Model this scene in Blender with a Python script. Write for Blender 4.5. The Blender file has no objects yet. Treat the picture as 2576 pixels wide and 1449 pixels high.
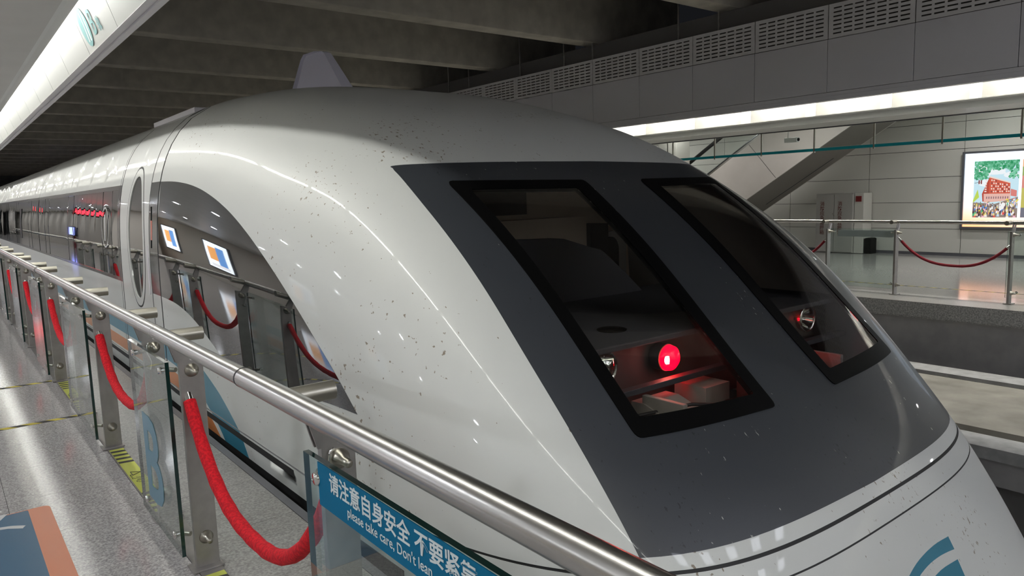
import bpy, bmesh, math, random
from math import sin, cos, tan, pi, atan2, radians
from mathutils import Vector, Matrix
from mathutils.geometry import delaunay_2d_cdt
random.seed(7)
scene = bpy.context.scene
COL = scene.collection

# ------------------------------------------------------------------ camera
F_PX = 1823.5; CAM_H = 1.62
yaw, pitch, roll = radians(38.433), radians(-7.271), radians(-1.788)
fwd = Vector((sin(yaw)*cos(pitch), cos(yaw)*cos(pitch), sin(pitch)))
rt0 = Vector((cos(yaw), -sin(yaw), 0)); up0 = rt0.cross(fwd)
rt = rt0*cos(roll)+up0*sin(roll); up = -rt0*sin(roll)+up0*cos(roll)
cam = bpy.data.cameras.new('camera'); cam.sensor_width = 36.0; cam.lens = F_PX/2576*36.0
cam.clip_start = 0.05; cam.clip_end = 200
camo = bpy.data.objects.new('camera', cam); COL.objects.link(camo)
M = Matrix((rt, up, -fwd)).transposed().to_4x4(); M.translation = Vector((0, 0, CAM_H)); camo.matrix_world = M
scene.camera = camo
# ------------------------------------------------------------------ world and exposure
w = bpy.data.worlds.new('world'); scene.world = w; w.use_nodes = True
w.node_tree.nodes['Background'].inputs[0].default_value = (0.8, 0.85, 1, 1)
w.node_tree.nodes['Background'].inputs[1].default_value = 0.004
vs = scene.view_settings
vs.view_transform = 'Standard'; vs.look = 'None'; vs.gamma = 1.0; vs.use_curve_mapping = False
vs.exposure = 1.15
scene.cycles.diffuse_bounces = 4; scene.cycles.max_bounces = 6; scene.cycles.glossy_bounces = 3; scene.cycles.transparent_max_bounces = 10
scene.cycles.adaptive_threshold = 0.05
TUBE_NEAR = 29.0; TUBE_FAR = 95.0; DOWNLIGHT = 185.0; DOWN_FAR = 240.0; FILL_END = 10.0  # last value drives the added fill panels behind the camera

# ------------------------------------------------------------------ materials
MATS = {}
def new_mat(name):
    m = bpy.data.materials.new(name); m.use_nodes = True; MATS[name] = m
    nt = m.node_tree; return m, nt, nt.nodes['Principled BSDF'], nt.nodes['Material Output']
def pm(name, col, rough=0.5, metal=0.0, coat=0.0, noise=None, bump=None, spec=0.5, col2=None, scale=8, contrast=(0.35, 0.65), detail=6, coatr=0.05, emit=None):
    m, nt, b, o = new_mat(name)
    b.inputs['Base Color'].default_value = (*col, 1); b.inputs['Roughness'].default_value = rough
    b.inputs['Metallic'].default_value = metal; b.inputs['Specular IOR Level'].default_value = spec
    b.inputs['Coat Weight'].default_value = coat; b.inputs['Coat Roughness'].default_value = coatr
    if col2 is not None or bump:
        tc = nt.nodes.new('ShaderNodeTexCoord')
        nz = nt.nodes.new('ShaderNodeTexNoise'); nz.inputs['Scale'].default_value = scale; nz.inputs['Detail'].default_value = detail
        nt.links.new(tc.outputs['Object'], nz.inputs['Vector'])
        if col2 is not None:
            cr = nt.nodes.new('ShaderNodeValToRGB')
            cr.color_ramp.elements[0].position = contrast[0]; cr.color_ramp.elements[1].position = contrast[1]
            cr.color_ramp.elements[0].color = (*col, 1); cr.color_ramp.elements[1].color = (*col2, 1)
            nt.links.new(nz.outputs['Fac'], cr.inputs['Fac']); nt.links.new(cr.outputs['Color'], b.inputs['Base Color'])
        if bump:
            bp = nt.nodes.new('ShaderNodeBump'); bp.inputs['Strength'].default_value = bump; bp.inputs['Distance'].default_value = 0.01
            nt.links.new(nz.outputs['Fac'], bp.inputs['Height']); nt.links.new(bp.outputs['Normal'], b.inputs['Normal'])
    if emit:
        b.inputs['Emission Color'].default_value = (*emit[0], 1); b.inputs['Emission Strength'].default_value = emit[1]
    return m
def em(name, col, s):
    m, nt, b, o = new_mat(name); nt.nodes.remove(b)
    e = nt.nodes.new('ShaderNodeEmission'); e.inputs[0].default_value = (*col, 1); e.inputs[1].default_value = s
    nt.links.new(e.outputs[0], o.inputs[0]); return m
def glass(name, tint, ior=1.45, rough=0.0, gl=(1, 1, 1)):
    m, nt, b, o = new_mat(name); nt.nodes.remove(b)
    t = nt.nodes.new('ShaderNodeBsdfTransparent'); t.inputs[0].default_value = (*tint, 1)
    g = nt.nodes.new('ShaderNodeBsdfGlossy'); g.inputs['Roughness'].default_value = rough; g.inputs['Color'].default_value = (*gl, 1)
    f = nt.nodes.new('ShaderNodeFresnel'); ge = nt.nodes.new('ShaderNodeNewGeometry'); mr = nt.nodes.new('ShaderNodeMapRange')
    mr.inputs['To Min'].default_value = ior; mr.inputs['To Max'].default_value = 1/ior      # same film seen from either face
    nt.links.new(ge.outputs['Backfacing'], mr.inputs['Value']); nt.links.new(mr.outputs[0], f.inputs[0])
    mx = nt.nodes.new('ShaderNodeMixShader')
    nt.links.new(f.outputs[0], mx.inputs[0]); nt.links.new(t.outputs[0], mx.inputs[1]); nt.links.new(g.outputs[0], mx.inputs[2])
    nt.links.new(mx.outputs[0], o.inputs[0]); return m
def dirty_paint(name, col, spot, rough, amount, coat=0.0, pale=None):
    # painted metal with insect specks: stretched fine noise, thresholded, only where a coarse noise allows
    m, nt, b, o = new_mat(name)
    b.inputs['Roughness'].default_value = rough; b.inputs['Coat Weight'].default_value = coat; b.inputs['Coat Roughness'].default_value = 0.04
    tc = nt.nodes.new('ShaderNodeTexCoord')
    def layer(sc, thr, mul, seed):
        mp = nt.nodes.new('ShaderNodeMapping'); mp.inputs['Scale'].default_value = mul; mp.inputs['Location'].default_value = (seed, seed*2, seed*3)
        n1 = nt.nodes.new('ShaderNodeTexNoise'); n1.inputs['Scale'].default_value = sc; n1.inputs['Detail'].default_value = 4
        n2 = nt.nodes.new('ShaderNodeTexNoise'); n2.inputs['Scale'].default_value = 2.2; n2.inputs['Detail'].default_value = 1
        nt.links.new(tc.outputs['Object'], mp.inputs[0]); nt.links.new(mp.outputs[0], n1.inputs['Vector']); nt.links.new(mp.outputs[0], n2.inputs['Vector'])
        ad = nt.nodes.new('ShaderNodeMath'); ad.operation = 'MULTIPLY_ADD'; ad.inputs[1].default_value = 0.35
        nt.links.new(n2.outputs['Fac'], ad.inputs[0]); nt.links.new(n1.outputs['Fac'], ad.inputs[2])
        r = nt.nodes.new('ShaderNodeMapRange'); r.inputs['From Min'].default_value = thr; r.inputs['From Max'].default_value = thr+0.03
        nt.links.new(ad.outputs[0], r.inputs['Value']); return r.outputs[0]
    a = layer(58, amount, (1, .5, .6), 3.1)
    mx = nt.nodes.new('ShaderNodeMix'); mx.data_type = 'RGBA'
    mx.inputs['A'].default_value = (*col, 1); mx.inputs['B'].default_value = (*spot, 1)
    nt.links.new(a, mx.inputs['Factor']); last = mx.outputs['Result']
    if pale:
        a2 = layer(40, pale[1], (1.2, .5, .5), 9.7)
        m2 = nt.nodes.new('ShaderNodeMix'); m2.data_type = 'RGBA'; m2.inputs['B'].default_value = (*pale[0], 1)
        nt.links.new(last, m2.inputs['A']); nt.links.new(a2, m2.inputs['Factor']); last = m2.outputs['Result']
    nt.links.new(last, b.inputs['Base Color'])
    return m
def stripes(name, c1, c2, period, ang, axis=('X', 'Y'), rough=0.5):
    m, nt, b, o = new_mat(name); b.inputs['Roughness'].default_value = rough
    tc = nt.nodes.new('ShaderNodeTexCoord'); sp = nt.nodes.new('ShaderNodeSeparateXYZ'); nt.links.new(tc.outputs['Object'], sp.inputs[0])
    m1 = nt.nodes.new('ShaderNodeMath'); m1.operation = 'MULTIPLY'; m1.inputs[1].default_value = ang; nt.links.new(sp.outputs[axis[0]], m1.inputs[0])
    m2 = nt.nodes.new('ShaderNodeMath'); m2.operation = 'ADD'; nt.links.new(m1.outputs[0], m2.inputs[0]); nt.links.new(sp.outputs[axis[1]], m2.inputs[1])
    m3 = nt.nodes.new('ShaderNodeMath'); m3.operation = 'DIVIDE'; m3.inputs[1].default_value = period; nt.links.new(m2.outputs[0], m3.inputs[0])
    m4 = nt.nodes.new('ShaderNodeMath'); m4.operation = 'FRACT'; nt.links.new(m3.outputs[0], m4.inputs[0])
    m5 = nt.nodes.new('ShaderNodeMath'); m5.operation = 'GREATER_THAN'; m5.inputs[1].default_value = 0.5; nt.links.new(m4.outputs[0], m5.inputs[0])
    mx = nt.nodes.new('ShaderNodeMix'); mx.data_type = 'RGBA'; mx.inputs['A'].default_value = (*c1, 1); mx.inputs['B'].default_value = (*c2, 1)
    nt.links.new(m5.outputs[0], mx.inputs['Factor']); nt.links.new(mx.outputs['Result'], b.inputs['Base Color']); return m

WHITE = dirty_paint('white_train_paint', (.60, .61, .585), (.24, .20, .15), .45, .872, coat=.2)
DARK = dirty_paint('charcoal_train_paint', (.034, .038, .045), (.012, .014, .017), .42, .872, coat=.15, pale=((.42, .42, .38), .90))
pm('white_plain', (.60, .61, .585), .42, coat=.4, coatr=.03)
pm('liner', (.28, .26, .24), .8)
pm('seam', (.012, .012, .012), .6)
pm('seam_dirty', (.05, .045, .04), .7, col2=(.30, .28, .25), scale=18)
pm('rubber', (.003, .003, .003), .5, spec=.06)
pm('band_glass', (.012, .014, .014), .02, spec=.8, coat=.6, coatr=.01)
pm('band_frame', (.045, .05, .05), .12, spec=.6, coat=.4)
pm('teal_paint', (.045, .21, .30), .35, coat=.3)
pm('orange_paint', (.60, .22, .08), .35, coat=.3)
pm('salmon', (.62, .20, .14), .4)
pm('number_white', (.62, .62, .60), .4)
pm('fin_paint', (.86, .84, .96), .45)
pm('steel', (.50, .485, .46), .27, metal=1)
pm('steel_soft', (.42, .40, .34), .34, metal=1)
pm('steel_post', (.36, .345, .325), .42, metal=.85, col2=(.42, .40, .38), scale=14, bump=.03)
pm('chrome', (.75, .74, .72), .08, metal=1)
pm('rope_red', (.72, .004, .014), .9, bump=.5, scale=90, col2=(.48, .0, .008), contrast=(.4, .6))
pm('rope_dark_red', (.22, .012, .022), .9, bump=.4, scale=90)
glass('clear_glass', (.90, .95, .93), 1.45)
glass('windscreen_glass', (.95, .94, .92), 1.36)
glass('curtain_glass', (.93, .95, .94), 1.35)
pm('glass_edge', (.004, .03, .025), .1, spec=.6)
pm('banner_blue', (.001, .15, .29), .6, spec=.15)
pm('banner_white', (.72, .78, .78), .5)
pm('sign_teal', (.10, .27, .28), .5)
pm('decal_blue', (.045, .13, .22), .3)
pm('decal_orange', (.72, .25, .13), .3)
pm('hazard_yellow', (.62, .66, .10), .4)
pm('hazard_black', (.05, .045, .04), .5)
stripes('hazard_tape', (.62, .50, .04), (.022, .02, .018), .16, 1.0)
pm('granite', (.29, .272, .262), .10, col2=(.60, .57, .545), scale=110, contrast=(.36, .66), detail=4)
pm('granite_edge', (.17, .165, .155), .3, col2=(.34, .33, .31), scale=90, contrast=(.36, .66), detail=4)
pm('granite_dark', (.24, .24, .225), .6, col2=(.55, .54, .52), scale=60, contrast=(.35, .68), detail=5)
pm('granite_far', (.36, .355, .335), .12, col2=(.43, .42, .40), scale=40)
pm('joint', (.08, .078, .07), .8)
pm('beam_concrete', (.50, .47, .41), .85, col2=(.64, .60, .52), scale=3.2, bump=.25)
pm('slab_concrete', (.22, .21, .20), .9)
pm('track_concrete', (.24, .225, .19), .8, col2=(.36, .34, .29), scale=2.4, bump=.1)
pm('track_edge', (.48, .48, .47), .5, col2=(.36, .36, .35), scale=9)
pm('pit', (.16, .15, .14), .9)
pm('pit_wall', (.34, .33, .325), .9, col2=(.40, .39, .38), scale=5)
pm('fascia_panel', (.74, .73, .77), .55)
pm('grille_panel', (.80, .79, .80), .55)
pm('cove_white', (.80, .81, .78), .35)
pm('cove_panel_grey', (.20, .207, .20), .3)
pm('cove_inner', (.22, .215, .20), .5)
pm('lip_grey', (.62, .60, .63), .4)
pm('soffit', (.64, .63, .59), .4, col2=(.68, .67, .63), scale=3)
pm('wall_panel', (.58, .57, .52), .35)
pm('wall_panel_near', (.74, .68, .59), .35)
pm('escalator_side', (.46, .42, .38), .45, col2=(.52, .48, .44), scale=1.5)
pm('escalator_under', (.17, .155, .135), .55)
pm('black_rubber', (.01, .01, .01), .5)
pm('cabinet_steel', (.46, .45, .42), .3, metal=.25, bump=.05, scale=5)
pm('cabinet_red_text', (.16, .05, .04), .6)
pm('alarm_red', (.2, .02, .02), .4)
pm('teal_stripe', (.0, .30, .36), .4)
pm('pillar', (.50, .48, .43), .5)
pm('frame_dark', (.10, .10, .11), .4)
pm('box_grey', (.26, .245, .225), .6)
pm('console', (.035, .037, .045), .6)
pm('cab_wall', (.78, .68, .55), .7)
pm('cab_dark', (.03, .028, .027), .7)
pm('wood_dark', (.03, .028, .03), .6)
em('tube_near_light', (1.0, 1.0, .95), TUBE_NEAR)
em('tube_far_light', (1.0, .98, .92), TUBE_FAR)
em('downlight_lens', (.90, .94, 1.0), DOWNLIGHT)
em('downlight_far', (.98, .98, .97), DOWN_FAR)
em('end_fill_glow', (.86, .89, 1.0), FILL_END)  # glow of the added fill panels, not a known lamp
em('red_lamp_core', (1.0, .55, .45), 30)
em('led_red', (1.0, .03, .05), 2.2)
pm('red_lens', (.6, .002, .006), .2, emit=((1, .0, .004), 7.0))
pm('reflector', (.8, .8, .78), .08, metal=1)

# ------------------------------------------------------------------ object helpers
W = {}
def tag(o, label=None, cat=None, group=None, kind=None):
    if label: o['label'] = label
    if cat: o['category'] = cat
    if group: o['group'] = group
    if kind: o['kind'] = kind
    return o
def thing(name, loc, label, cat, group=None, kind=None):
    o = bpy.data.objects.new(name, None); COL.objects.link(o); o.location = loc; o.empty_display_size = .2
    W[o] = Vector(loc); return tag(o, label, cat, group, kind)
def mat(m): return MATS[m] if isinstance(m, str) else m
class MB:
    def __init__(s): s.v = []; s.f = []; s.mi = []; s.sm = []
    def add(s, vs, fs, mi=0, sm=False):
        k = len(s.v); s.v += [Vector(v) for v in vs]
        for f in fs: s.f.append([k+i for i in f]); s.mi.append(mi); s.sm.append(sm)
        return s
    def box(s, x0, x1, y0, y1, z0, z1, mi=0):
        return s.add([(x0, y0, z0), (x1, y0, z0), (x1, y1, z0), (x0, y1, z0), (x0, y0, z1), (x1, y0, z1), (x1, y1, z1), (x0, y1, z1)],
              [(0, 3, 2, 1), (4, 5, 6, 7), (0, 1, 5, 4), (1, 2, 6, 5), (2, 3, 7, 6), (3, 0, 4, 7)], mi)
    def bbox(s, x0, x1, y0, y1, z0, z1, b=.004, mi=0):
        # box with bevelled edges
        bm = bmesh.new(); bmesh.ops.create_cube(bm, size=1)
        for v in bm.verts: v.co = Vector(((x0+x1)/2+v.co.x*(x1-x0), (y0+y1)/2+v.co.y*(y1-y0), (z0+z1)/2+v.co.z*(z1-z0)))
        bmesh.ops.bevel(bm, geom=bm.edges[:], offset=b, segments=2, affect='EDGES', profile=.6)
        bm.verts.index_update(); s.add([v.co.copy() for v in bm.verts], [[v.index for v in f.verts] for f in bm.faces], mi); bm.free(); return s
    def prism(s, poly, axis, a0, a1, mi=0):
        # poly: list of 2-D points in the two other axes (order x,y,z without axis)
        def P(p, a):
            return {'X': (a, p[0], p[1]), 'Y': (p[0], a, p[1]), 'Z': (p[0], p[1], a)}[axis]
        n = len(poly); ar = sum(poly[i][0]*poly[(i+1) % n][1]-poly[(i+1) % n][0]*poly[i][1] for i in range(n))
        flip = (ar < 0) != (axis == 'Y')
        pl = poly[::-1] if flip else poly
        vs = [P(p, a0) for p in pl]+[P(p, a1) for p in pl]
        fs = [list(range(n))[::-1], list(range(n, 2*n))]+[(i, (i+1) % n, n+(i+1) % n, n+i) for i in range(n)]
        return s.add(vs, fs, mi)
    def tube(s, path, r, seg=16, mi=0, caps=True):
        path = [Vector(p) for p in path]; n = len(path); rs = r if isinstance(r, (list, tuple)) else [r]*n
        rings = []; prev = None
        for i, p in enumerate(path):
            t = (path[min(i+1, n-1)]-path[max(i-1, 0)]).normalized()
            a = prev if prev is not None else (Vector((0, 0, 1)) if abs(t.z) < .9 else Vector((1, 0, 0)))
            a = (a-t*a.dot(t)).normalized(); b = t.cross(a); prev = a
            rings.append([p+(a*cos(2*pi*k/seg)+b*sin(2*pi*k/seg))*rs[i] for k in range(seg)])
        vs = [v for rg in rings for v in rg]
        fs = [(i*seg+k, i*seg+(k+1) % seg, (i+1)*seg+(k+1) % seg, (i+1)*seg+k) for i in range(n-1) for k in range(seg)]
        s.add(vs, fs, mi, True)
        if caps:
            s.add(rings[0], [list(range(seg))[::-1]], mi); s.add(rings[-1], [list(range(seg))], mi)
        return s
    def lathe(s, prof, origin, axis, seg=24, mi=0):
        # prof: (radius, along)
        ax = Vector(axis).normalized(); a = Vector((0, 0, 1)) if abs(ax.z) < .9 else Vector((1, 0, 0))
        a = (a-ax*a.dot(ax)).normalized(); b = ax.cross(a); o = Vector(origin); vs = []
        for r, h in prof: vs += [o+ax*h+(a*cos(2*pi*k/seg)+b*sin(2*pi*k/seg))*max(r, 1e-5) for k in range(seg)]
        fs = [(i*seg+k, i*seg+(k+1) % seg, (i+1)*seg+(k+1) % seg, (i+1)*seg+k) for i in range(len(prof)-1) for k in range(seg)]
        return s.add(vs, fs, mi, True)
    def build(s, name, mats, parent=None, weld=False):
        if not isinstance(mats, (list, tuple)): mats = [mats]
        off = W.get(parent, Vector((0, 0, 0))) if parent else Vector((0, 0, 0))
        if parent is None and s.v:
            lo = [min(v[i] for v in s.v) for i in range(3)]; hi = [max(v[i] for v in s.v) for i in range(3)]
            off = Vector(((lo[0]+hi[0])/2, (lo[1]+hi[1])/2, lo[2]))
        me = bpy.data.meshes.new(name); me.from_pydata([v-off for v in s.v], [], s.f)
        for m in mats: me.materials.append(mat(m))
        me.polygons.foreach_set('material_index', s.mi); me.polygons.foreach_set('use_smooth', s.sm)
        me.validate(); me.update()
        o = bpy.data.objects.new(name, me); COL.objects.link(o)
        if parent: o.parent = parent; W[o] = off
        else: o.location = off; W[o] = off
        return o
def struct(name, mb, m, parent=None): return tag(mb.build(name, m, parent), kind='structure' if parent is None else None)
def text(name, body, size, origin, right, upv, m, parent=None, depth=.0015, bold=0.0, align='LEFT', sx=1.0):
    c = bpy.data.curves.new(name, 'FONT'); c.body = body; c.size = size; c.offset = bold; c.extrude = depth/2; c.align_x = align
    c.resolution_u = 3
    o = bpy.data.objects.new(name, c); COL.objects.link(o)
    bpy.context.view_layer.update()
    me = bpy.data.meshes.new_from_object(o.evaluated_get(bpy.context.evaluated_depsgraph_get()))
    COL.objects.unlink(o); bpy.data.objects.remove(o); bpy.data.curves.remove(c)
    r, u = Vector(right).normalized(), Vector(upv).normalized(); n = r.cross(u)
    off = W.get(parent, Vector((0, 0, 0)))
    for v in me.vertices: v.co = Vector(origin)+r*v.co.x*sx+u*v.co.y+n*v.co.z-off
    me.materials.clear(); me.materials.append(mat(m)); me.name = name; me.update()
    o2 = bpy.data.objects.new(name, me); COL.objects.link(o2)
    if parent: o2.parent = parent
    W[o2] = off
    return o2
def copy_tree(o, d, parent=None, label=None):
    c = o.copy(); COL.objects.link(c)
    if parent is not None: c.parent = parent
    else:
        c.location = o.location+Vector(d)
        if label: c['label'] = label
    W[c] = W.get(o, Vector())+Vector(d)
    for ch in list(o.children): copy_tree(ch, d, c)
    return c
MIR = 11.82   # the two platforms mirror each other about x = MIR/2
Y0, Y1 = -9.0, 78.0
#==SECTIONS==
# ================================================================== THE SETTING
# near platform floor: slab and granite paving
fl = struct('floor', MB().box(-5.7, 1.37, Y0, Y1, -.45, -.02), 'joint')
def paving(parent, xs, ys, m, z0=-.02, z1=0):
    proto = {}
    for i in range(len(xs)-1):
        for j in range(len(ys)-1):
            k = (round(xs[i+1]-xs[i], 3), round(ys[j+1]-ys[j], 3)); cx, cy = (xs[i]+xs[i+1])/2, (ys[j]+ys[j+1])/2
            if k not in proto:
                o = MB().box(xs[i]+.001, xs[i+1]-.001, ys[j]+.001, ys[j+1]-.001, z0, z1).build('tile', m, parent); proto[k] = (o, cx, cy)
            else:
                p, px, py = proto[k]; o = p.copy(); COL.objects.link(o); o.parent = parent; o.location = (cx-px, cy-py, 0)
ys = [2.4+.6*i for i in range(26)]
paving(fl, [-.43, .17, .77], ys, 'granite')
paving(fl, [.87, 1.34], ys, 'granite_edge')
rest = MB(); rest.box(-5.7, -.431, Y0, Y1, -.02, 0); rest.box(-.43, .77, Y0, 2.399, -.02, 0); rest.box(-.43, .77, ys[-1]+.001, Y1, -.02, 0)
rest.build('plain_paving', 'granite', fl)
r2 = MB(); r2.box(.871, 1.34, Y0, 2.399, -.02, 0); r2.box(.871, 1.34, ys[-1]+.001, Y1, -.02, 0); r2.build('edge_paving', 'granite_edge', fl)
MB().box(.771, .869, Y0, Y1, -.02, .004).build('base_channel', 'steel_post', fl)
MB().box(1.34, 1.385, Y0, Y1, -.06, .004).build('edge_rubber', 'frame_dark', fl)
# far platform floor
ff = struct('floor_far', MB().box(10.45, 17.6, Y0, Y1, -.22, -.02), 'granite_dark')
MB().box(11.0, 17.5, Y0, Y1, -.02, 0).build('plain_paving', 'granite_far', ff)
MB().box(10.44, 10.999, Y0, Y1, -.02, 0).build('edge_paving', 'granite_edge', ff)
MB().box(10.438, 10.4399, Y0, Y1, -.2, -.004).build('edge_stone', 'granite_dark', ff)
struct('wall_trackside', MB().box(10.5, 10.7, Y0, Y1, -2.1, -.22), 'pit_wall')
struct('wall_trackside_near', MB().box(1.2, 1.3, Y0, Y1, -2.1, -.45), 'pit_wall')
struct('floor_pit', MB().box(1.2, 10.7, Y0, Y1, -2.2, -2.1), 'pit')
# far wall: plain panels with open joints
wr = struct('wall_right', MB().box(17.53, 17.7, Y0, Y1, 0, 4.2), 'joint')
zs = [.06, .586, 1.175, 1.735, 2.32, 2.9, 3.35]; pj = {}
for j in range(-4, 12):
    ya = 8.285+2.02*(j-1)
    for i in range(6):
        if i not in pj:
            o = MB().box(17.5, 17.53, ya+.006, ya+2.014, zs[i]+.005, zs[i+1]-.005).build('wall_panel', 'wall_panel', wr); pj[i] = (o, ya)
        else:
            o = pj[i][0].copy(); COL.objects.link(o); o.parent = wr; o.location = (0, ya-pj[i][1], 0)
tag(MB().box(17.48, 17.5, Y0, Y1, 0, .06).build('baseboard_right', 'frame_dark'), kind='structure')
# near wall behind the camera, with lit poster boxes
wl = struct('wall_left', MB().box(-5.9, -5.72, Y0, Y1, 0, 3.2), 'wall_panel_near')
co = struct('wall_core', MB().box(-4.6, -2.4, 31, 76, 0, 2.605), 'wall_panel_near')
struct('wall_back', MB().box(-5.9, 17.7, Y0-.2, Y0, -2.2, 6.2), 'wall_panel')
struct('floor_added_hall', MB().box(1.386, 10.437, Y0, -3.4, -2.1, 0), 'granite_far')  # floor of an unseen hall, invented to bring in ambient light
struct('ceiling_added_hall', MB().box(1.30, 10.54, Y0, -3.4, 4.9, 5.0), 'soffit')  # ceiling added with that hall to carry its fill panels
struct('wall_end', MB().box(-5.9, 17.7, Y1, Y1+.2, -2.2, 6.2), 'pit_wall')
# ceiling over the tracks: slab and cross beams
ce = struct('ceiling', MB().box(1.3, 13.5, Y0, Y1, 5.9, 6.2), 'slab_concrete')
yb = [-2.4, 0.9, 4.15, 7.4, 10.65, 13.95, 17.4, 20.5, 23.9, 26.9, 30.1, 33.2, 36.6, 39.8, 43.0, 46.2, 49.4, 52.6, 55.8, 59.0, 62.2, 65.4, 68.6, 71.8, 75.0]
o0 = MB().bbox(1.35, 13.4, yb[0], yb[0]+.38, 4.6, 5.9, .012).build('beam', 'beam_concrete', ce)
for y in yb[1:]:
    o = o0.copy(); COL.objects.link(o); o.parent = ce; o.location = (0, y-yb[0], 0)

# coves with hidden tubes along both platform edges
def cove(side):
    near = side < 0
    X = (lambda x: x) if near else (lambda x: MIR-x)
    nm = 'near' if near else 'far'
    o = struct('ceiling_near' if near else 'ceiling_far', MB().box(*sorted((X(.60), X(-5.72 if near else -.30))), Y0, Y1, 2.61, 2.68), 'soffit')
    if not near: MB().box(12.06, 17.6, Y0, Y1, 3.35, 3.42).build('raised_ceiling', 'soffit', o); MB().box(12.12, 12.16, Y0, Y1, 2.68, 3.35).build('ceiling_step', 'soffit', o)
    def pr(name, poly, m, a0=Y0, a1=Y1, par=o):
        pl = [(X(p[0]), p[1]) for p in poly]
        return MB().prism(pl, 'Y', a0, a1).build(name, m, par)
    pr('ledge', [(.60, 2.61), (.62, 2.61), (.62, 2.70), (.73, 2.712), (.73, 2.722), (.50, 2.722), (.50, 2.68), (.60, 2.68)], 'cove_white')
    pr('cove_back', [(.50, 2.716), (.42, 3.42), (.39, 3.42), (.47, 2.716)], 'cove_inner')
    pr('cove_top', [(.39, 3.42), (1.06, 3.42), (1.06, 3.45), (.39, 3.45)], 'cove_inner')
    pr('cove_shoulder', [(1.05, 3.2), (1.04, 3.42), (1.06, 3.42), (1.07, 3.2)], 'cove_white')
    pr('fascia_lip', [(1.161, 2.866), (1.20, 2.866), (1.202, 2.878), (1.23, 2.878), (1.232, 2.865), (1.276, 2.865), (1.276, 2.93), (1.161, 2.90)], 'lip_grey' if near else 'fascia_panel')
    b0 = None
    for k in range(60 if near else 34):                       # added ribs, imitate the dark gaps where the tubes end
        yb_ = -5+1.19*(k+.5)
        if b0 is None: b0 = (pr('cove_gap_rib', [(.50, 2.724), (.64, 2.724), (.60, 3.05), (.47, 3.05)], 'soffit', yb_-.05, yb_+.05), yb_)
        else:
            c = b0[0].copy(); COL.objects.link(c); c.parent = o; c.location = (0, yb_-b0[1], 0)
    p0 = None
    for k in range(-8, 30):                                   # white inner panels
        ya = 5.797+1.125*k
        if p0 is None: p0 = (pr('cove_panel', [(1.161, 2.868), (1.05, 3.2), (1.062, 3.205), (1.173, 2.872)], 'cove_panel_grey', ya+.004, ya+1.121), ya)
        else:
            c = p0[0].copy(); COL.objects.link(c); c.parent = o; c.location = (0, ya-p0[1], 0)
    return o
cn = cove(-1); cf = cove(1)
# outer fascia of the far platform: plain panels below, slotted grilles above
fa = struct('wall_fascia', MB().box(10.58, 10.62, Y0, Y1, 2.93, 3.74), 'seam')
MB().box(10.544, 10.58, Y0, Y1, 2.931, 2.982).build('fascia_skirt', 'fascia_panel', fa)
MB().box(10.90, 10.92, Y0, Y1, 3.74, 4.6).build('void_back', 'slab_concrete', fa)
FJ = [4.445+1.213*k for k in range(-10, 32)]
fp = MB().bbox(10.544, 10.58, FJ[0]+.004, FJ[1]-.004, 2.988, 3.742, .003).build('fascia_panel', 'fascia_panel', fa)
g = MB(); y_a, y_b = FJ[0]+.006, FJ[1]-.006; zl, zh = 3.75, 4.235
rows = 7; cols = 7; mY, mZ = .05, .035
cy = (y_b-y_a-2*mY)/cols; cz = (zh-zl-2*mZ)/rows
ysl = [y_a]; zsl = [zl]
for c in range(cols): ysl += [y_a+mY+cy*c+.016, y_a+mY+cy*(c+1)-.016]
ysl += [y_b]
for r in range(rows): zsl += [zl+mZ+cz*r+.019, zl+mZ+cz*(r+1)-.019]
zsl += [zh]
def quad(a, b, c, d): g.add([a, b, c, d], [(0, 1, 2, 3)])
for i in range(len(ysl)-1):
    for j in range(len(zsl)-1):
        ya, yb2, za, zb = ysl[i], ysl[i+1], zsl[j], zsl[j+1]
        if i % 2 == 1 and j % 2 == 1:
            for (p, q) in (((ya, za), (yb2, za)), ((yb2, za), (yb2, zb)), ((yb2, zb), (ya, zb)), ((ya, zb), (ya, za))):
                quad((10.548, *p), (10.548, *q), (10.556, *q), (10.556, *p))
        else:
            quad((10.548, ya, za), (10.548, ya, zb), (10.548, yb2, zb), (10.548, yb2, za))
            quad((10.556, ya, za), (10.556, yb2, za), (10.556, yb2, zb), (10.556, ya, zb))
gp = g.build('grille', 'grille_panel', fa)
for k in range(1, len(FJ)-1):
    for p in (fp, gp):
        c = p.copy(); COL.objects.link(c); c.parent = fa; c.location = (0, FJ[k]-FJ[0], 0)
h0 = MB().tube([(10.75, 0, 3.7), (10.75, 0, 5.9)], .018, 8).build('hanger_rod', 'steel_post', fa)
for k, y in enumerate((7.7, 8.55, 10.7, 11.55, 13.0, 15.0, 15.9, 18, 21)):
    c = h0 if k == 0 else h0.copy()
    if k: COL.objects.link(c); c.parent = fa
    c.location = (0, y, 0)
nf = struct('wall_fascia_near', MB().box(1.236, 1.272, Y0, Y1, 2.93, 4.235), 'fascia_panel')

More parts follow.
